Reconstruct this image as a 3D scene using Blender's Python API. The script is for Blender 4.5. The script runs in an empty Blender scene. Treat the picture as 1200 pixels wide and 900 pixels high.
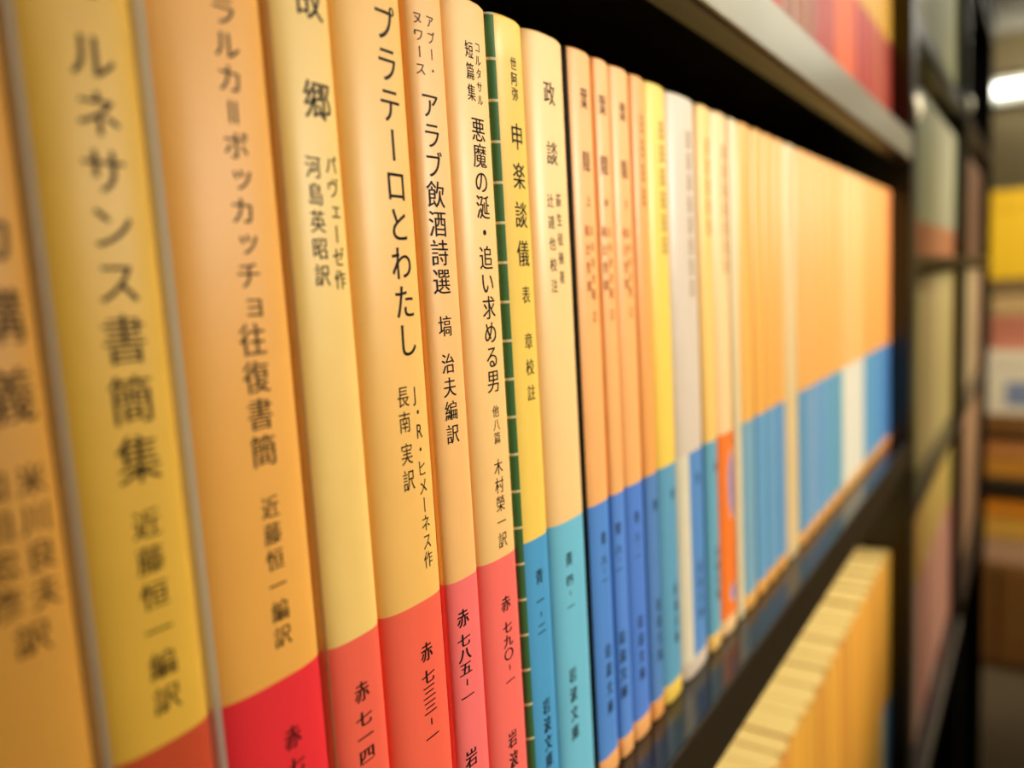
import bpy, bmesh, math, random
from mathutils import Vector, Matrix
random.seed(7)
S = bpy.context.scene
COL = S.collection
mm = 0.001

# ------------------------------------------------------------------ camera
YAW, PITCH, ROLL = 0.96513, -0.12283, -0.05728
CAM_P, CAM_Z, F_PX = 72.85, 103.89, 900.0
cy, sy, cp, sp = math.cos(YAW), math.sin(YAW), math.cos(PITCH), math.sin(PITCH)
fw = Vector((sy * cp, cy * cp, sp)); rt = Vector((cy, -sy, 0)); up = rt.cross(fw)
cr, sr = math.cos(ROLL), math.sin(ROLL)
r2 = rt * cr + up * sr; u2 = up * cr - rt * sr
cd = bpy.data.cameras.new('camera'); cam = bpy.data.objects.new('camera', cd); COL.objects.link(cam)
M = Matrix.Identity(4)
for i in range(3):
    M[i][0], M[i][1], M[i][2] = r2[i], u2[i], -fw[i]
M[0][3], M[1][3], M[2][3] = 0, -CAM_P * mm, CAM_Z * mm
cam.matrix_world = M
cd.sensor_width = 36; cd.lens = F_PX / 1200 * 36
cd.clip_start = 0.005; cd.clip_end = 50
cd.dof.use_dof = True; cd.dof.focus_distance = 0.117; cd.dof.aperture_fstop = 9.5
S.camera = cam

# ------------------------------------------------------------------ light, world, exposure
S.view_settings.view_transform = 'Standard'; S.view_settings.look = 'None'
S.view_settings.gamma = 1; S.view_settings.use_curve_mapping = False
S.view_settings.exposure = 0.08
S.cycles.use_denoising = True
S.cycles.max_bounces = 8
wd = bpy.data.worlds.new('world'); S.world = wd; wd.use_nodes = True
wd.node_tree.nodes['Background'].inputs[0].default_value = (1, .82, .54, 1)
wd.node_tree.nodes['Background'].inputs[1].default_value = 0.24

def spot(name, loc, aim, power, angle, blend, color, rad):
    l = bpy.data.lights.new(name, 'SPOT'); l.energy = power; l.spot_size = math.radians(angle); l.spot_blend = blend
    l.color = color; l.shadow_soft_size = rad
    o = bpy.data.objects.new(name, l); COL.objects.link(o); o.location = loc
    o.rotation_euler = (Vector(aim) - Vector(loc)).to_track_quat('-Z', 'Y').to_euler()
    return o
spot('aisle_spot', (1.35, -1.5, 1.0), (1.02, 0, .02), 125, 25, .7, (1, .93, .78), .08)  # fill light added to brighten the bays past the post, no fixture
spot('rack_spot', (1.9, -1.1, 1.2), (3.0, 0, -.3), 205, 46, .7, (1, .93, .78), .08)  # added fill without a fixture, lifts the far rack and its boxes
spot('key_spot', (.70, -.92, .62), (.328, 0, .096), 74, 29, .5, (1, .91, .76), .06)  # added key, its soft cone shaped so the row darkens towards the left

# ------------------------------------------------------------------ materials
def lin(c):
    return tuple(((v / 255) / 12.92 if v / 255 <= .04045 else ((v / 255 + .055) / 1.055) ** 2.4) for v in c)
MC = {}
def mat(name, rgb, rough=.45, metal=0, spec=.5, noise=.06, scale=220, bump=0.0, coat=0):
    key = (name, rgb)
    if key in MC: return MC[key]
    m = bpy.data.materials.new(name); m.use_nodes = True
    nt = m.node_tree; b = nt.nodes['Principled BSDF']
    b.inputs['Roughness'].default_value = rough; b.inputs['Metallic'].default_value = metal
    b.inputs['Specular IOR Level'].default_value = spec
    if coat: b.inputs['Coat Weight'].default_value = coat; b.inputs['Coat Roughness'].default_value = .12
    c = lin(rgb)
    tc = nt.nodes.new('ShaderNodeTexCoord'); nz = nt.nodes.new('ShaderNodeTexNoise')
    nz.inputs['Scale'].default_value = scale; nz.inputs['Detail'].default_value = 4
    mx = nt.nodes.new('ShaderNodeMix'); mx.data_type = 'RGBA'
    mx.inputs[6].default_value = (*[v * (1 - noise) for v in c], 1)
    mx.inputs[7].default_value = (*[min(1, v * (1 + noise)) for v in c], 1)
    nt.links.new(tc.outputs['Object'], nz.inputs['Vector'])
    nt.links.new(nz.outputs['Fac'], mx.inputs[0]); nt.links.new(mx.outputs[2], b.inputs['Base Color'])
    if bump:
        bp = nt.nodes.new('ShaderNodeBump'); bp.inputs['Strength'].default_value = bump; bp.inputs['Distance'].default_value = .0003
        nt.links.new(nz.outputs['Fac'], bp.inputs['Height']); nt.links.new(bp.outputs['Normal'], b.inputs['Normal'])
    MC[key] = m
    return m
def paper(rgb): return mat('coated_paper', rgb, rough=.45, spec=.42, noise=.05, scale=160)
def emit(name, rgb, strength):
    m = bpy.data.materials.new(name); m.use_nodes = True; nt = m.node_tree; nt.nodes.clear()
    e = nt.nodes.new('ShaderNodeEmission'); o = nt.nodes.new('ShaderNodeOutputMaterial')
    e.inputs[0].default_value = (*rgb, 1); e.inputs[1].default_value = strength
    nt.links.new(e.outputs[0], o.inputs[0]); return m
BLACK = mat('black_painted_steel', (13, 12, 11), rough=.32, spec=.6, noise=.2, scale=60)
LIP = mat('brown_black_steel_edge', (40, 31, 16), rough=.35, noise=.1, scale=40)
LIP_SHEEN = mat('grey_satin_label_rail', (176, 170, 150), rough=.28, metal=.6, noise=.06, scale=30)  # pale grey holds the reflected light of the glossy black shelf edge
SHELFTOP = mat('dark_glossy_laminate', (20, 18, 16), rough=.16, spec=.6, noise=.15, scale=40)
INK = mat('black_ink', (24, 20, 12), rough=.6, spec=.2, noise=.02)
FAINT = mat('faded_brown_ink', (150, 112, 58), rough=.6, spec=.2, noise=.02)
REDINK = mat('brown_red_ink', (170, 82, 30), rough=.6, spec=.2, noise=.02)
PAGES = mat('book_page_paper', (246, 212, 128), rough=.8, noise=.1, scale=900)

# ------------------------------------------------------------------ object helpers
def link(name, me, mats=(), parent=None, loc=None):
    o = bpy.data.objects.new(name, me); COL.objects.link(o)
    for m in mats: me.materials.append(m)
    if parent is not None: o.parent = parent
    if loc is not None: o.location = loc
    return o
def from_bm(name, bm, mats, parent=None, loc=None, smooth=False):
    me = bpy.data.meshes.new(name); bm.to_mesh(me); bm.free()
    if smooth:
        for p in me.polygons: p.use_smooth = True
    return link(name, me, mats, parent, loc)
def empty(name, loc, label=None, cat=None, group=None):
    o = bpy.data.objects.new(name, None); COL.objects.link(o); o.location = loc; o.empty_display_size = .02
    tag(o, label, cat, group); return o
def tag(o, label=None, cat=None, group=None, kind=None):
    if label: o['label'] = label
    if cat: o['category'] = cat
    if group: o['group'] = group
    if kind: o['kind'] = kind
    return o
def box(bm, x0, x1, y0, y1, z0, z1, bev=0, mi=0):
    """axis box in mm, optional bevel"""
    g = bmesh.ops.create_cube(bm, size=1)
    vs = g['verts']
    for v in vs:
        v.co = Vector((x0 + (v.co.x + .5) * (x1 - x0), y0 + (v.co.y + .5) * (y1 - y0), z0 + (v.co.z + .5) * (z1 - z0))) * mm
    es = list({e for v in vs for e in v.link_edges}); fs = list({f for v in vs for f in v.link_faces})
    if bev:
        r = bmesh.ops.bevel(bm, geom=es, offset=bev * mm, segments=2, profile=.5, affect='EDGES')
        fs = r['faces']
        fs = list({f for v in r['verts'] for f in v.link_faces})
    for f in fs: f.material_index = mi
    return fs
def boxobj(name, x0, x1, y0, y1, z0, z1, m, parent=None, bev=0):
    bm = bmesh.new(); box(bm, x0, x1, y0, y1, z0, z1, bev)
    return from_bm(name, bm, [m], parent)

# ------------------------------------------------------------------ setting: floor, ceiling, walls (room, metres in mm)
FLOOR, CEIL = -1300, 1350
def struct(o): o['kind'] = 'structure'; return o
WALL = mat('plaster_wall', (176, 156, 112), rough=.85, noise=.05, scale=6, bump=.1)
struct(boxobj('floor', -2500, 5300, -2600, 2600, FLOOR - 60, FLOOR, mat('floor_tiles', (92, 78, 56), rough=.5, noise=.12, scale=4)))
struct(boxobj('ceiling', -2500, 5300, -2600, 2600, CEIL, CEIL + 60, mat('ceiling_board', (206, 200, 180), rough=.9, noise=.04, scale=8)))
struct(boxobj('wall_far', 5240, 5300, -2600, 2600, FLOOR, CEIL, WALL))
struct(boxobj('wall_near', -2560, -2500, -2600, 2600, FLOOR, CEIL, WALL))
struct(boxobj('wall_front', -2500, 5300, -2660, -2600, FLOOR, CEIL, mat('pale_plaster_wall', (214, 206, 186), rough=.85, noise=.05, scale=6)))
struct(boxobj('wall_back', -2500, 5300, 2600, 2660, FLOOR, CEIL, WALL))

# ------------------------------------------------------------------ bookcase bays
YF = -9.5            # front edge of the shelves
DEEP = 125
def shelf_board(x0, x1, ztop, th, parent, front=LIP, top=SHELFTOP, lip=7.5, sheen=False):
    s = boxobj('shelf', x0, x1, YF + .8, DEEP, ztop - 2.0, ztop, top, parent)
    bm = bmesh.new()
    box(bm, x0, x1, YF, YF + .8, ztop - th, ztop + .0, .35)                 # front face of the folded steel edge
    box(bm, x0, x1, YF + .8, YF + lip, ztop - th, ztop - th + .8)           # return underneath
    from_bm('shelf_lip', bm, [front], s)
    if sheen: boxobj('label_rail', x0 + 2, x1 - 2, YF - 1.0, YF - .05, ztop - th + .6, ztop - .3, LIP_SHEEN, s, .3)  # added strip, its colour stands in for light reflected on the edge
    return s
def bay(name, x0, x1, postw, levels, label, zbot=FLOOR, ztop=900, left_post=None, sheens=(), light_dots=()):
    r = empty(name, (0, 0, 0), label, 'bookcase')
    boxobj('upright', x1, x1 + postw, -10, DEEP, zbot, ztop, BLACK, r, .6)
    for zc in light_dots:  # pale domes added in place of small blurred points of light
        bm = bmesh.new(); bmesh.ops.create_uvsphere(bm, u_segments=20, v_segments=10, radius=8 * mm)
        for v in bm.verts: v.co = Vector(((x1 + postw * .5) * mm + v.co.x, -10.1 * mm + min(0, v.co.y) * .55, zc * mm + v.co.z))
        from_bm('bolt_cap', bm, [mat('pale_plastic_cap', (232, 222, 190), rough=.3, noise=.02)], r, smooth=True)
    if left_post: boxobj('upright', x0 - left_post, x0, -10, DEEP, zbot, ztop, BLACK, r, .6)
    boxobj('back_panel', x0, x1, DEEP - 6, DEEP, zbot, ztop, mat('black_back_panel', (6, 6, 6), rough=.8, spec=.1), r)
    for z, th in levels: shelf_board(x0, x1, z, th, r, sheen=z in sheens)
    return r
bay('bookcase', -330, 506, 24, [(0, 16), (178.5, 15), (-218, 13), (346, 11), (-420, 11), (520, 11)],
    'black steel bookcase bay in front, filled with red-banded and blue-banded paperbacks', left_post=24, sheens=(178.5,), light_dots=(195,))
bay('bookcase', 530, 900, 18, [(110, 9), (-48, 9), (-265, 12), (252, 10), (420, 10)],
    'black bookcase bay just past the post, with pale grey and cream books', light_dots=(258,), sheens=(-265,))
bay('bookcase', 918, 1330, 22, [(110, 9), (-48, 9), (-265, 12), (252, 10), (420, 10)],
    'black bookcase bay at the far end of the row, beside the open room')

# ------------------------------------------------------------------ books
NS = 40
def sag(w): return min(3.1, .22 * w + .15)
def spine_y(u, s, n=2.9):
    return s * (1 - (max(0, 1 - abs(u) ** n)) ** (1 / n))
def profile(w, depth, seg):
    """outer line of the cover, from back of left board round the spine to the back of the right board; (x, y, u)"""
    s = sag(w); h = w / 2
    P = [(-h, depth, -2)]
    for i in range(seg + 1):
        u = math.sin(math.pi * (i / seg - .5)); u = .75 * u + .25 * (2 * i / seg - 1)
        P.append((u * h, spine_y(u, s), u))
    P.append((h, depth, 2))
    return P
def make_book(x0, w, spine, band=None, side=None, ustrip=-2, zbase=0, H=148, D=104, zband=59.7, margin=5, y0=0, seg=NS,
              label=None, group=None, band_u0=None, ticks=None, name='paperback_book', lean=0):
    xc = x0 + w / 2
    root = empty(name, (xc * mm, y0 * mm, (zbase + .08) * mm), label, 'book', group)
    if lean: root.rotation_euler = (0, lean, 0)
    w = w - .12
    P = profile(w, D, seg)
    side = side or spine
    # split the line where the strip starts so the colour edge is clean
    rings = [(0, .25), (.5, 0), (margin, 0), (zband, 0), (H - .5, 0), (H, .3)]
    if ticks:
        z = 4.0; zs = []
        while z < H - 3: zs += [z, z + .45]; z += ticks
        rings = sorted(rings + [(q, 0) for q in zs if min(abs(q - a[0]) for a in rings) > .02])
    cu = ustrip
    if cu > -1:
        hs = w / 2; P = sorted(P + [(cu * hs, spine_y(cu, sag(w)), cu)], key=lambda p: (p[2], p[1] if p[2] < -1 else 0))
        P = [p for i, p in enumerate(P) if not (p[2] != cu and abs(p[2] - cu) < .012)]
    bm = bmesh.new()
    cxs = lambda x, ins: x - math.copysign(min(ins, abs(x)), x)
    outer = [[bm.verts.new((cxs(x, ins) * mm, (y + ins * (abs(u) <= 1)) * mm, z * mm)) for x, y, u in P] for z, ins in rings]
    T = .45
    inner = [[bm.verts.new((x * (1 - 2 * T / w) * mm, (y + (T if abs(u) <= 1 else 0)) * mm, z * mm)) for x, y, u in P] for z in (0.02, H - .02)]
    def mi(i, k):
        um = (P[i][2] + P[i + 1][2]) / 2; z0, z1 = rings[k][0], rings[k + 1][0]; zm = (z0 + z1) / 2
        if um < -1 or um > 1 or um < ustrip:
            if ticks and um < 0 and abs(z1 - z0 - .45) < .06: return 3
            return 2
        if band and margin < zm < zband:
            if band_u0 is not None and um < band_u0: return 2
            return 1
        return 0
    for k in range(len(rings) - 1):
        for i in range(len(P) - 1):
            f = bm.faces.new((outer[k][i], outer[k][i + 1], outer[k + 1][i + 1], outer[k + 1][i])); f.material_index = mi(i, k); f.smooth = True
    for i in range(len(P) - 1):
        f = bm.faces.new((inner[0][i + 1], inner[0][i], inner[1][i], inner[1][i + 1])); f.material_index = 2
        f = bm.faces.new((outer[0][i + 1], outer[0][i], inner[0][i], inner[0][i + 1])); f.material_index = 2
        f = bm.faces.new((outer[-1][i], outer[-1][i + 1], inner[1][i + 1], inner[1][i])); f.material_index = 0
    for o_, n_ in ((0, 0), (-1, -1)):
        for k in range(len(rings) - 1):
            pass
    bmesh.ops.recalc_face_normals(bm, faces=bm.faces[:])
    j = from_bm('jacket', bm, [paper(spine), paper(band or spine), paper(side), paper((226, 214, 170))], root)
    # page block that follows the rounded back
    pw = w - 2 * T - .1; s = sag(w); bm = bmesh.new()
    Q = [(-pw / 2, D - 2)] + [(u * pw / 2, spine_y(u, s) + T + .25) for u in [-.98 + 1.96 * i / 8 for i in range(9)]] + [(pw / 2, D - 2)]
    a = [bm.verts.new((x * mm, y * mm, .6 * mm)) for x, y in Q]; b = [bm.verts.new((x * mm, y * mm, (H - (.4 if zbase > -100 else .08)) * mm)) for x, y in Q]
    bm.faces.new(a); bm.faces.new(b[::-1])
    for i in range(len(Q)): bm.faces.new((a[i], a[(i + 1) % len(Q)], b[(i + 1) % len(Q)], b[i]))
    bmesh.ops.recalc_face_normals(bm, faces=bm.faces[:])
    from_bm('page_block', bm, [PAGES], root)
    root['_w'] = w; root['_xc'] = xc
    return root

# ------------------------------------------------------------------ lettering (the built-in font, wrapped round the spine)
GC = {}
def glyph(ch, thin):
    k = (ch, thin)
    if k in GC: return GC[k]
    c = bpy.data.curves.new('glyph', 'FONT'); c.body = ch; c.offset = thin; c.resolution_u = 4
    o = bpy.data.objects.new('glyph', c); COL.objects.link(o)
    bpy.context.view_layer.update()
    me = bpy.data.meshes.new_from_object(o.evaluated_get(bpy.context.evaluated_depsgraph_get()))
    V = [(v.co.x, v.co.y) for v in me.vertices]; F = [tuple(p.vertices) for p in me.polygons]
    bpy.data.objects.remove(o); bpy.data.curves.remove(c); bpy.data.meshes.remove(me)
    GC[k] = (V, F); return GC[k]
ROT = 'ー＝-'
SMALL = 'ッョェァュャ'
def lettering(name, root, cols, ink=INK, thin=-.002, smear=.014):
    """cols: (text, x mm world, z of first centre, z of last centre, width mm, height mm); a space skips a place"""
    if name == 'band_lettering' and len(cols) > 1:
        imp = [c for c in cols if c[0] == '岩波文庫']; cols = [c for c in cols if c[0] != '岩波文庫']
        if imp: lettering('imprint_lettering', root, imp, ink, thin, smear)
    w = root['_w']; xc = root['_xc']; s = sag(w); zb = root.location.z / mm
    bm = bmesh.new()
    for text, x, z0, z1, cw, chh in cols:
        n = len(text)
        for i, ch in enumerate(text):
            if ch == ' ': continue
            z = z0 + (z1 - z0) * (i / (n - 1) if n > 1 else 0)
            rot = ch in ROT
            gch = {'-': 'ー', '＝': '＝'}.get(ch, ch)
            V, F = glyph(gch, thin)
            k = .55 if ch == '-' else 1
            for dx in ((-smear, 0, smear) if smear else (0,)):
                vs = []
                for gx, gy in V:
                    ax, ay = gx - .5, gy - .38
                    if rot: ax, ay = ay, -ax
                    if rot and ch == 'ー': ax = -ax
                    ax, ay = ax * k, ay * k
                    if ch in SMALL: ax += .1; ay += .08
                    if ch == 'J' or ch == 'R': ax = (gx - .3) * 1.1; ay = (gy - .36) * 1.1
                    vs.append(bm.verts.new((x - xc + (ax + dx) * cw, 0, z - zb + ay * chh)))
                for f in F:
                    try: bm.faces.new([vs[q] for q in f])
                    except ValueError: pass
    xs = [v.co.x for v in bm.verts]
    q = min(xs) + .35
    while q < max(xs):
        bmesh.ops.bisect_plane(bm, geom=bm.verts[:] + bm.edges[:] + bm.faces[:], plane_co=(q, 0, 0), plane_no=(1, 0, 0)); q += .35
    for v in bm.verts:
        u = max(-.999, min(.999, v.co.x / (w / 2)))
        v.co = Vector((v.co.x, spine_y(u, s) - .035, v.co.z)) * mm
    return from_bm(name, bm, [ink], root)
def smudges(name, root, x, marks, cw, ink=INK):
    """lettering too blurred to read: small strokes in the place of each character"""
    w = root['_w']; xc = root['_xc']; s = sag(w); zb = root.location.z / mm
    bm = bmesh.new()
    for z, h in marks:
        for k in range(5):
            if k < 3: a, b, c, d = -.5, .5, -.42 + .38 * k, -.42 + .38 * k + .1
            else: a, b, c, d = (-.3, -.14, -.5, .5) if k == 3 else (.16, .32, -.5, .45)
            n = 5
            for i in range(n):
                x0 = x - xc + (a + (b - a) * i / n) * cw; x1 = x - xc + (a + (b - a) * (i + 1) / n) * cw
                Y = lambda t: spine_y(max(-.999, min(.999, t / (w / 2))), s) - .035
                f = bm.faces.new([bm.verts.new(p) for p in ((x0 * mm, Y(x0) * mm, (z - zb + c * h) * mm), (x1 * mm, Y(x1) * mm, (z - zb + c * h) * mm),
                                                            (x1 * mm, Y(x1) * mm, (z - zb + d * h) * mm), (x0 * mm, Y(x0) * mm, (z - zb + d * h) * mm))])
    return from_bm(name, bm, [ink], root)

MID = 'paperbacks on the middle shelf'
# ---- the readable books, left to right
b1 = make_book(15.6, 17.7, (224, 160, 66), (214, 70, 50), side=(196, 176, 140), ustrip=-.86, group=MID,
    label='dull tan paperback at the left edge of the photo, title cut off by the frame')
lettering('title_lettering', b1, [('アメリカ講義', 26.6 + 3, 131.5, 97.2, 4.6, 5.2)])
lettering('author_lettering', b1, [('和田忠彦', 27.0, 89.6, 79.3, 2.9, 3.1), ('米川良夫', 30.4, 89.6, 79.3, 2.9, 3.1), ('訳', 28.7, 75.6, 75.6, 3.2, 3.2)])
lettering('band_lettering', b1, [('赤 七〇九', 26.5, 52.4, 40, 3.2, 2.8)])
b2 = make_book(33.3, 12.1, (238, 186, 68), (206, 78, 44), side=(222, 216, 198), ustrip=-.86, group=MID,
    label='mustard yellow paperback with large blurred title, pale grey strips on both sides of its spine')
lettering('title_lettering', b2, [('ペトラルカ', 40.1, 157, 133.2, 4.6, 4.6)][:0] + [('カ', 40.0, 134.6, 134.6, 4.6, 4.6), ('ルネサンス', 40.1, 127.5, 106.7, 4.7, 4.7), ('書簡集', 40.1, 101.2, 89.4, 4.7, 5.1)])
lettering('author_lettering', b2, [('近藤恒一編訳', 40.05, 82.8, 64.4, 3.1, 3.1)])
b3 = make_book(45.4, 16.0, (252, 180, 82), (246, 50, 58), side=(228, 222, 204), ustrip=-.87, group=MID,
    label='orange-cream paperback with deep red band, second from the grey-stripped left books')
lettering('title_lettering', b3, [('ラルカ＝ボッカッチョ', 55.0, 135.2, 103.6, 3.5, 3.3), ('往復書簡', 54.7, 99.9, 87.2, 3.7, 3.9)])
lettering('author_lettering', b3, [('近藤恒一編訳', 54.8, 80.5, 64.9, 2.6, 2.8)])
lettering('band_lettering', b3, [('赤', 54.8, 52.1, 52.1, 2.6, 3.0), ('七一二', 54.9, 48.4, 42.6, 2.7, 2.3)], thin=.008, smear=.018)
b4 = make_book(61.4, 10.1, (255, 210, 120), (255, 104, 80), side=(214, 180, 124), ustrip=-.9, group=MID,
    label='pale yellow paperback with a short two-character title set wide apart, orange-red band')
lettering('title_lettering', b4, [('故', 67.3, 139.6, 139.6, 4.6, 5.0), ('郷', 67.3, 127.9, 127.9, 4.6, 5.0)])
lettering('author_lettering', b4, [('河島英昭訳', 65.7, 119.9, 106.9, 2.5, 2.9), ('パヴェーゼ作', 68.7, 120.4, 106.3, 2.2, 2.6)])
lettering('band_lettering', b4, [('赤', 66.3, 52.3, 52.3, 2.7, 2.9), ('七一四-一', 66.3, 48.5, 38.2, 3.0, 2.3)], thin=.008, smear=.018)
b5 = make_book(71.5, 13.8, (252, 194, 104), (255, 104, 78), side=(232, 206, 150), ustrip=-.985, group=MID,
    label='broad orange-cream paperback whose long title runs down to a single hook stroke, coral band')
lettering('title_lettering', b5, [('プラテーロとわたし', 80.25, 140.0, 97.7, 4.5, 5.2)])
lettering('author_lettering', b5, [('長南', 78.4, 89.9, 86.3, 2.5, 3.2), ('実訳', 78.35, 81.8, 78.0, 2.5, 3.3), ('J・R・ヒメーネス作', 81.35, 90.0, 65.5, 2.2, 2.7)], smear=.006)
lettering('band_lettering', b5, [('赤', 79.4, 52.1, 52.1, 2.7, 3.0), ('七三三-一', 79.35, 48.3, 38.9, 3.0, 2.3)], thin=.008, smear=.018)
b6 = make_book(85.3, 8.4, (250, 190, 116), (255, 116, 112), group=MID,
    label='thin peach paperback with two-column heading and seven-character title, pinkish red band')
lettering('title_lettering', b6, [('アラブ飲酒詩選', 88.65, 130.7, 105.6, 3.9, 4.1), ('ヌワース', 87.25, 142.4, 135.5, 1.9, 1.9), ('アブー・', 89.75, 142.4, 135.6, 1.8, 1.9)])
lettering('author_lettering', b6, [('塙', 88.7, 99.0, 99.0, 3.1, 3.3), ('治夫編訳', 88.8, 93.4, 82.7, 3.0, 3.2)])
lettering('band_lettering', b6, [('赤', 88.3, 53.7, 53.7, 2.8, 3.0), ('七八五-一', 88.2, 50.1, 40.8, 3.0, 2.3), ('岩波文庫', 88.1, 30.5, 18.4, 2.8, 3.2)], thin=.008, smear=.018)
b7 = make_book(93.7, 11.4, (250, 198, 124), (255, 112, 100), group=MID,
    label='pale peach paperback directly left of the dark green strip, coral band')
lettering('title_lettering', b7, [('悪魔の涎・追い求める男', 100.0, 128.8, 89.3, 3.7, 4.0), ('短篇集', 98.8, 140.5, 134.2, 2.1, 2.7), ('コルタサル', 101.0, 141.3, 133.4, 1.6, 1.8)])
lettering('author_lettering', b7, [('他八篇', 100.1, 84.3, 79.9, 1.9, 2.1), ('木村榮一訳', 99.9, 75.1, 62.7, 2.6, 2.9)], smear=.006)
lettering('band_lettering', b7, [('赤', 99.7, 51.7, 51.7, 2.7, 2.8), ('七九〇-一', 99.7, 47.5, 38.0, 2.8, 2.2), ('岩波文庫', 99.3, 27.6, 16.4, 2.6, 3.2)], thin=.008, smear=.018)
b8 = make_book(105.1, 10.2, (248, 206, 92), (78, 156, 206), side=(70, 118, 66), ustrip=-.74, ticks=6.5, group=MID,
    label='yellow paperback with a dark green ticked strip along its left edge, blue band')
lettering('title_lettering', b8, [('世阿弥', 110.9, 140.8, 136.0, 2.0, 2.3), ('申楽談儀', 110.85, 129.1, 109.8, 3.9, 4.7)])
lettering('author_lettering', b8, [('表', 111.0, 102.8, 102.8, 2.7, 3.2), ('章校註', 111.0, 94.8, 85.8, 2.7, 3.0)])
lettering('band_lettering', b8, [('青', 110.3, 52.7, 52.7, 2.6, 2.9), ('一-二', 110.2, 48.2, 43.0, 2.6, 2.3), ('岩波文庫', 110.3, 28.0, 17.4, 2.5, 3.2)], thin=.008, smear=.018)
b9 = make_book(115.3, 14.1, (250, 204, 136), (114, 190, 216), group=MID,
    label='wide pale peach paperback with two-character title, left of the black gap, turquoise band')
lettering('title_lettering', b9, [('政', 122.0, 138.0, 138.0, 3.9, 4.4), ('談', 122.0, 127.6, 127.6, 3.9, 4.4)])
lettering('author_lettering', b9, [('荻生徂徠著', 123.4, 119.4, 105.5, 2.0, 2.5), ('辻達也校注', 120.6, 119.2, 104.0, 2.3, 2.6)])
lettering('band_lettering', b9, [('青', 120.9, 52.4, 52.4, 2.7, 2.9), ('四-一', 120.8, 48.3, 43.0, 2.6, 2.3), ('岩波文庫', 120.2, 29.4, 17.6, 2.6, 3.2)], thin=.008, smear=.018)

# ---- near-black left cover strip, then the three matching orange volumes
TRIO = [(129.4, 10.2, (84, 138, 212), 134.8, '上'), (139.6, 6.8, (88, 138, 216), 142.4, '中'), (146.4, 9.8, (84, 130, 212), 151.4, '下')]
for i, (x0, w, bc, tx, vol) in enumerate(TRIO):
    b = make_book(x0, w, (248, 178, 106), bc, side=(22, 19, 14) if i == 0 else (236, 172, 104), ustrip=-.86 if i == 0 else -2, group=MID,
        label=['orange paperback right of the black gap, first and widest of three alike with blue bands',
               'slim orange paperback, middle of the three alike right of the black gap',
               'orange paperback, rightmost of the three alike right of the black gap'][i])
    lettering('title_lettering', b, [('葉', tx, 139.2, 139.2, 3.2, 4.2), ('隠', tx - .1, 127.5, 127.5, 3.2, 4.2)])
    lettering('volume_lettering', b, [(vol, tx, 120, 120, 2, 2.2)])
    lettering('author_lettering', b, [('和辻哲郎', tx - 1.1, 114.3, 103.6, 2.0, 2.5), ('古川哲史', tx + .9, 114.3, 105, 1.6, 2.0), ('校訂', tx + .6, 101.9, 97.5, 2.0, 2.5)], ink=REDINK)
    lettering('band_lettering', b, [('青', tx + .1 - .7 * (i > 0), 52.2, 52.2, 2.4, 2.9), ('八-一', tx - .7 * (i > 0), 47.6, 43.2, 2.3, 2.2), ('岩波文庫', tx - .7 * (i > 0), 27.9, 15.5, 2.6, 3.2)], thin=.008, smear=.018)

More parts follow.
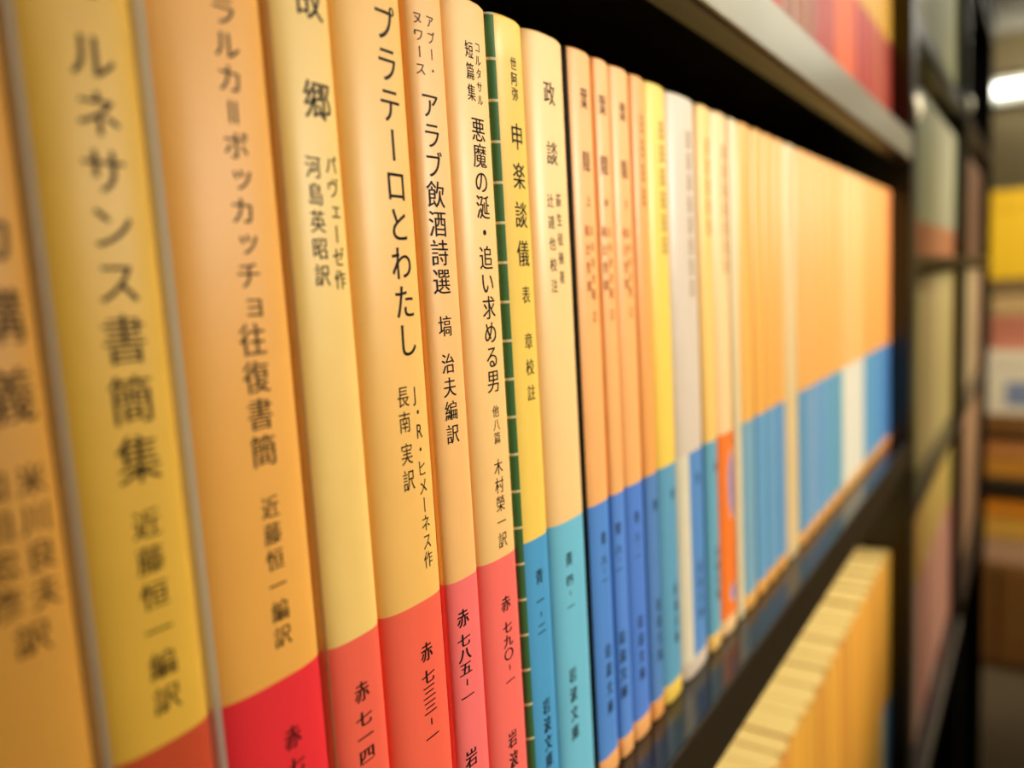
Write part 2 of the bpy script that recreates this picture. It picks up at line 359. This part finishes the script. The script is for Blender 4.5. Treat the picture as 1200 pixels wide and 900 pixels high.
# ---- the blurred books on to the post: x0, width, spine, band, kwargs, label
ROWB = [
 (156.2, 7.3, (240, 164, 86), (87, 132, 192), {}, 'thin orange paperback squeezed against the left side of the bright yellow one'),
 (163.5, 12.5, (246, 206, 86), (97, 158, 190), {}, 'bright lemon yellow paperback with blue band beside the white-spined one'),
 (176.0, 19.0, (216, 198, 178), (90, 140, 198), {'band_u0': -.36, 'side': (226, 214, 184)}, 'white-spined paperback with blue band starting past a cream strip'),
 (195.0, 10.0, (246, 198, 108), (104, 165, 187), {}, 'amber paperback with turquoise band, just right of the white spine'),
 (205.0, 14.0, (248, 204, 146), (248, 124, 42), {}, 'pale peach paperback with an orange band holding a white and blue emblem'),
 (219.0, 6.2, (228, 208, 164), None, {}, 'thin greyish cream paperback right of the orange-banded one, plain down to the foot'),
 (225.2, 14.6, (238, 176, 84), (124, 165, 185), {}, 'amber paperback with pale grey-blue band right of the thin grey cream one'),
 (239.8, 11.5, (240, 174, 79), (107, 160, 198), {}, 'amber paperback with light blue band, second right of the thin grey cream one'),
 (251.3, 11.6, (238, 172, 80), (110, 161, 196), {}, 'amber paperback with light blue band, second left of the wide plain cream one'),
 (262.9, 12.1, (238, 172, 84), (107, 154, 194), {}, 'amber paperback with light blue band touching the left of the wide plain cream one'),
 (275.0, 18.0, (221, 191, 137), None, {}, 'wide plain cream paperback without a band, among light blue bands'),
 (293.0, 13.6, (238, 172, 87), (99, 153, 189), {}, 'orange paperback with blue band touching the right of the wide plain cream one'),
 (306.6, 13.8, (238, 172, 92), (127, 163, 194), {}, 'orange paperback with greyer blue band, second right of the wide plain cream one'),
 (320.4, 15.0, (238, 171, 86), (110, 158, 198), {}, 'orange paperback with blue band, third right of the wide plain cream one'),
 (335.4, 16.1, (238, 171, 86), (109, 160, 192), {}, 'orange paperback with blue band, second left of the white bands'),
 (351.5, 20.1, (238, 171, 89), (100, 158, 183), {}, 'orange paperback with teal blue band touching the left of the white bands'),
 (371.6, 16.5, (238, 182, 108), (226, 220, 198), {}, 'peach paperback with white band, leftmost of the three white-banded ones'),
 (388.1, 16.9, (238, 182, 108), (226, 220, 200), {}, 'peach paperback with white band, middle of the three white-banded ones'),
 (405.0, 16.9, (238, 182, 104), (222, 216, 196), {}, 'peach paperback with white band, rightmost of the three white-banded ones'),
 (421.9, 15.2, (232, 163, 79), (100, 156, 187), {}, 'light orange paperback with teal blue band touching the right of the white bands'),
 (437.1, 15.4, (232, 163, 79), (94, 151, 192), {}, 'light orange paperback with blue band, second right of the white bands'),
 (452.5, 15.5, (232, 163, 79), (90, 147, 192), {}, 'light orange paperback with blue band, third from the black post'),
 (468.0, 17.8, (232, 163, 79), (82, 137, 189), {}, 'light orange paperback with blue band, second from the black post'),
 (485.8, 19.9, (225, 139, 70), (63, 112, 172), {}, 'darker orange paperback with deep blue band, last against the black post'),
]
for k, (x0, w, sc, bc, kw, lab) in enumerate(ROWB):
    b = make_book(x0, w, sc, bc, group=MID, label=lab, seg=24, **kw)
    xt = x0 + w * .62
    if k < 5:
        smudges('title_lettering', b, xt, [(138 - 5.2 * i, 4.0) for i in range(4 + (k * 7) % 5)] + [(0, 0)] * 0, min(3.0, w * .3), ink=FAINT)
    if bc and k in (0, 1, 2, 3):
        lettering('band_lettering', b, [('青', xt, 52.2, 52.2, 2.6, 2.9), ('岩波文庫', xt, 28, 15.6, 2.6, 3.2)], thin=.008, smear=.018)
    if k == 4:   # orange band with its emblem
        s = sag(b['_w'])
        def patch(bm, zc, rz, xin, rx, off):
            n = 16
            pts = [(xin, zc + rz)] + [(xin - rx * math.sin(math.pi * i / n), zc + rz * math.cos(math.pi * i / n)) for i in range(n + 1)] + [(xin, zc - rz)]
            for (xa, za), (xb, zb_) in zip(pts[:-1], pts[1:]):
                q = []
                for X, Z in ((xa, za), (xb, zb_), (xin, zb_), (xin, za)):
                    u = max(-.99, min(.99, X / (b['_w'] / 2))); q.append(bm.verts.new((X * mm, (spine_y(u, s) - off) * mm, Z * mm)))
                try: bm.faces.new(q)
                except ValueError: pass
        for zc, rz in ((44, 11), (11.5, 3.0)):
            bm = bmesh.new(); bm2 = bmesh.new()
            patch(bm, zc, rz, 3.4, 4.2, .03); patch(bm2, zc, rz * .88, 3.4, 3.5, .06)
            from_bm('emblem_outline', bm, [paper((236, 206, 176))], b); from_bm('emblem', bm2, [paper((116, 146, 204))], b)

# ---- shelf above: red-banded books seen above the shelf edge
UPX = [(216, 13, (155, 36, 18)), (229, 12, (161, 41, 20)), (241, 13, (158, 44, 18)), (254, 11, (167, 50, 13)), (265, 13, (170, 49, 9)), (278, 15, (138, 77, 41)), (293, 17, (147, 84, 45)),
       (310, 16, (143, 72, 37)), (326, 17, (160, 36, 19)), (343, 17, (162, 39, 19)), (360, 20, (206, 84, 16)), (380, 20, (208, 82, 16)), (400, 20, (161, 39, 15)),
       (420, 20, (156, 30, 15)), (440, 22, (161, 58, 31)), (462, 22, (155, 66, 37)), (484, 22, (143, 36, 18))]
ORD = ['last against', 'second from', 'third from', 'fourth from', 'fifth from', 'sixth from', 'seventh from', 'eighth from', 'ninth from', 'tenth from',
       'eleventh from', 'twelfth from', 'thirteenth from', 'fourteenth from', 'fifteenth from', 'sixteenth from', 'seventeenth from', 'eighteenth from', 'nineteenth from', 'twentieth from',
       '21st from', '22nd from', '23rd from']
def cname(c):
    r, g, b = c
    return 'orange' if (r > 158 and g > 46 and b < 20) else 'tan' if g > 68 else 'salmon' if g > 55 else 'red'
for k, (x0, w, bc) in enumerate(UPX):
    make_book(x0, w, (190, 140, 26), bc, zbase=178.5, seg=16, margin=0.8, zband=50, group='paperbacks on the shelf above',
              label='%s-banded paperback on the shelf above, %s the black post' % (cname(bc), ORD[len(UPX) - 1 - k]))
# ---- shelf below: yellow books with their pale tops showing
x = 214; k = 0; LO = []
while x < 500:
    w = random.choice([11, 13, 15, 12, 17]); w = min(w, 506 - x)
    if 506 - x - w < 8: w = 506 - x
    LO.append((x, w)); x += w
for k, (x0, w) in enumerate(LO):
    t = random.uniform(.92, 1.04)
    sc = (min(255, int(216 * t)), int(152 * t * random.uniform(.95, 1.06)), int(54 * t))
    make_book(x0, w, sc, (70, 120, 160) if k >= len(LO) - 2 else (196, 190, 150) if k == len(LO) - 3 else (200, 150, 60), zbase=-218, H=149 - random.choice([0, .5, 1]), zband=56, seg=16,
              group='paperbacks on the shelf below', label='yellow paperback with pale top on the shelf below, %s the black post' % ORD[len(LO) - 1 - k])

# ---- books of the two bays past the post
def fill(x0, x1, zb, H, pal, ws, where, zband=60, end='the far upright', bandpal=None, what='pale'):
    L = []; x = x0
    while x < x1 - 1:
        w = random.choice(ws)
        if x1 - x - w < 9: w = x1 - x
        L.append((x, w)); x += w
    for k, (a, w) in enumerate(L):
        c = pal[k % len(pal)]; c = tuple(int(min(255, v * random.uniform(.95, 1.04))) for v in c)
        make_book(a, w, c, bandpal[k % len(bandpal)] if bandpal else None, zbase=zb, H=H, zband=zband, seg=12, margin=.8, name='book', group='books ' + where,
                  label='%s book %s, %s %s' % (what, where, ORD[len(L) - 1 - k], end))
fill(530.2, 900, 110, 118, [(196, 190, 146), (204, 194, 152), (190, 184, 140)], [26, 30, 34], 'on the eye-level shelf past the post', 26, what='cream grey', bandpal=[(204, 140, 80), (214, 134, 96)])
fill(530.2, 900, -48, 146, [(206, 184, 126), (204, 176, 118), (196, 164, 110), (206, 182, 84)], [20, 26, 30], 'under the eye-level shelf past the post', what='tan')
fill(530.2, 900, -265, 196, [(206, 170, 76), (204, 160, 80), (196, 164, 90)], [26, 30, 34], 'on the low shelf past the post', 128, what='amber and pink', bandpal=[(214, 168, 136), (206, 158, 136), (200, 104, 84)])
fill(918.2, 1330, 110, 118, [(132, 84, 60), (120, 90, 66)], [34, 40], 'on the eye-level shelf of the end bay', what='brown')
fill(918.2, 1330, -48, 146, [(200, 158, 116), (196, 166, 120)], [34, 40], 'below eye level in the end bay', what='pinkish tan')
fill(918.2, 1330, -265, 196, [(190, 140, 110), (170, 130, 84)], [34, 40], 'on the low shelf of the end bay', what='brown pink')
fill(530.2, 900, 252, 150, [(176, 174, 130), (186, 180, 140)], [28, 34], 'on the highest shelf past the post', what='grey')

# ------------------------------------------------------------------ far end of the room
WOOD = mat('brown_wood', (120, 76, 26), rough=.5, noise=.2, scale=14)
DARKW = mat('dark_brown_wood', (46, 34, 16), rough=.5, noise=.2, scale=14)
fr = empty('display_rack', (3.0, 0, FLOOR * mm), 'brown wooden display rack far off at the right edge of the photo', 'rack')
def frp(name, x0, x1, y0, y1, z0, z1, m, bev=2):
    bm = bmesh.new(); box(bm, x0 - 3000, x1 - 3000, y0, y1, z0 - FLOOR, z1 - FLOOR, bev); return from_bm(name, bm, [m], fr)
frp('cabinet', 2990, 3380, -700, 700, FLOOR, -920, WOOD); frp('cabinet_door', 2975, 2988, -680, 20, FLOOR + 40, -930, WOOD); frp('cabinet_door', 2975, 2988, 30, 680, FLOOR + 40, -930, WOOD)
frp('side_panel', 2990, 3380, -720, -700, FLOOR, -400, WOOD); frp('side_panel', 2990, 3380, 700, 720, FLOOR, -400, WOOD)
frp('rack_shelf', 2985, 3380, -700, 700, -672, -620, DARKW); frp('rack_shelf', 2985, 3380, -700, 700, -470, -405, WOOD)
frp('rack_back', 3380, 3392, -720, 720, FLOOR, -400, DARKW)
def carton(name, x0, x1, y0, y1, z0, z1, m, m2, label, cat):
    r = empty(name, ((x0 + x1) / 2 * mm, (y0 + y1) / 2 * mm, z0 * mm), label, cat)
    hx, hy, h = (x1 - x0) / 2, (y1 - y0) / 2, z1 - z0
    bm = bmesh.new(); box(bm, -hx, hx, -hy, hy, 0, h * .78, 3); from_bm('box_body', bm, [m], r)
    bm = bmesh.new(); box(bm, -hx - 3, hx + 3, -hy - 3, hy + 3, h * .78 + .2, h, 3); from_bm('box_lid', bm, [m2], r); return r
YEL = mat('yellow_card', (226, 176, 6), rough=.6, noise=.04, scale=8)
WHT = mat('white_card', (222, 204, 170), rough=.7, noise=.04, scale=8)
wb = carton('carton', 3000, 3300, -260, 70, -404.5, -190, WHT, WHT, 'white box far off on the rack, under the stacked pink and cream books', 'box')
bm = bmesh.new(); box(bm, -150.8, -150.1, 20, 110, 30, 110); box(bm, -150.8, -150.1, -90, 5, 50, 100)
from_bm('box_label', bm, [mat('grey_blue_label', (120, 128, 150), rough=.6)], wb)
def flatbook(x0, x1, y0, y1, z0, th, c, label, grp):
    r = empty('stacked_book', ((x0 + x1) / 2 * mm, (y0 + y1) / 2 * mm, z0 * mm), label, 'book', grp)
    hx, hy = (x1 - x0) / 2, (y1 - y0) / 2
    bm = bmesh.new(); box(bm, -hx, hx, -hy, hy, 0, 4); box(bm, -hx, hx, -hy, hy, th - 4, th); box(bm, -hx, -hx + 5, -hy, hy, 0, th, 1.5)
    from_bm('jacket', bm, [paper(c)], r)
    bm = bmesh.new(); box(bm, -hx + 5.2, hx - 5, -hy + 5, hy - 5, 4.1, th - 4.1); from_bm('page_block', bm, [PAGES], r)
z = -189.5
for c, th, lab in [((196, 120, 92), 62, 'salmon book lying lowest in the stack between the white and yellow boxes'), ((190, 112, 84), 50, 'darker salmon book second in the stack between the white and yellow boxes'),
                   ((186, 150, 96), 70, 'tan book third in the stack, between salmon books and grey-brown top book'), ((120, 94, 56), 50, 'brown book topmost in the stack, right under the yellow box')]:
    flatbook(3010, 3280, -240, 60, z, th, c, lab, 'books stacked between the boxes'); z += th + .5
carton('carton', 3010, 3290, -240, 90, z, z + 285, YEL, YEL, 'bright yellow box far off at the right edge, on top of the stack', 'box')
z = -619.5
for c, th, lab in [((196, 128, 40), 70, 'amber book lying on the dark rack shelf, lower of the pair'), ((190, 120, 60), 60, 'brown-orange book lying on the dark rack shelf, upper of the pair')]:
    flatbook(3005, 3290, -260, 100, z, th, c, lab, 'books on the dark rack shelf'); z += th + .5
z = -919.5
for c, th, lab in [((196, 150, 110), 85, 'beige book lying lowest on the brown cabinet under the dark shelf'), ((220, 160, 60), 75, 'yellow book lying second on the brown cabinet under the dark shelf'),
                   ((220, 130, 30), 60, 'orange book lying topmost on the brown cabinet, under the dark shelf')]:
    flatbook(3000, 3290, -260, 100, z, th, c, lab, 'books on the brown cabinet'); z += th + .5

# ------------------------------------------------------------------ lamps
TUBE = emit('fluorescent_tube_glow', (1, .97, .84), 15); TUBE_FAR = emit('far_tube_glow', (1, .98, .88), 6)
def batten(loc, length, axis, label, TUBE):
    r = empty('fluorescent_lamp', loc, label, 'lamp')
    bm = bmesh.new(); h = length / 2
    if axis == 'X': box(bm, -h, h, -70, 70, -40, 0, 4)
    else: box(bm, -40, 0, -h, h, -70, 70, 4)
    from_bm('lamp_housing', bm, [mat('white_lamp_housing', (220, 216, 196), rough=.5)], r)
    bm = bmesh.new()
    bmesh.ops.create_cone(bm, cap_ends=True, segments=20, radius1=.03, radius2=.03, depth=(length - 60) * mm)
    if axis == 'X':
        bmesh.ops.rotate(bm, verts=bm.verts[:], matrix=Matrix.Rotation(math.pi / 2, 3, 'Y')); bmesh.ops.translate(bm, verts=bm.verts[:], vec=(0, 0, -.075))
    else:
        bmesh.ops.rotate(bm, verts=bm.verts[:], matrix=Matrix.Rotation(math.pi / 2, 3, 'X')); bmesh.ops.translate(bm, verts=bm.verts[:], vec=(-.075, 0, 0))
    from_bm('lamp_tube', bm, [TUBE], r, smooth=True)
    return r
batten((5.24, -.06, 1.035), 620, 'Y', 'bright white fluorescent lamp far off at the top right', TUBE_FAR)
for k in range(4):
    batten((.5 + 1.25 * k, -.75, CEIL * mm), 1150, 'X', 'ceiling fluorescent lamp over the aisle, outside the photo', TUBE)['group'] = 'ceiling lamps over the aisle'
for o in bpy.data.objects:
    for kk in ('_w', '_xc'):
        if kk in o: del o[kk]
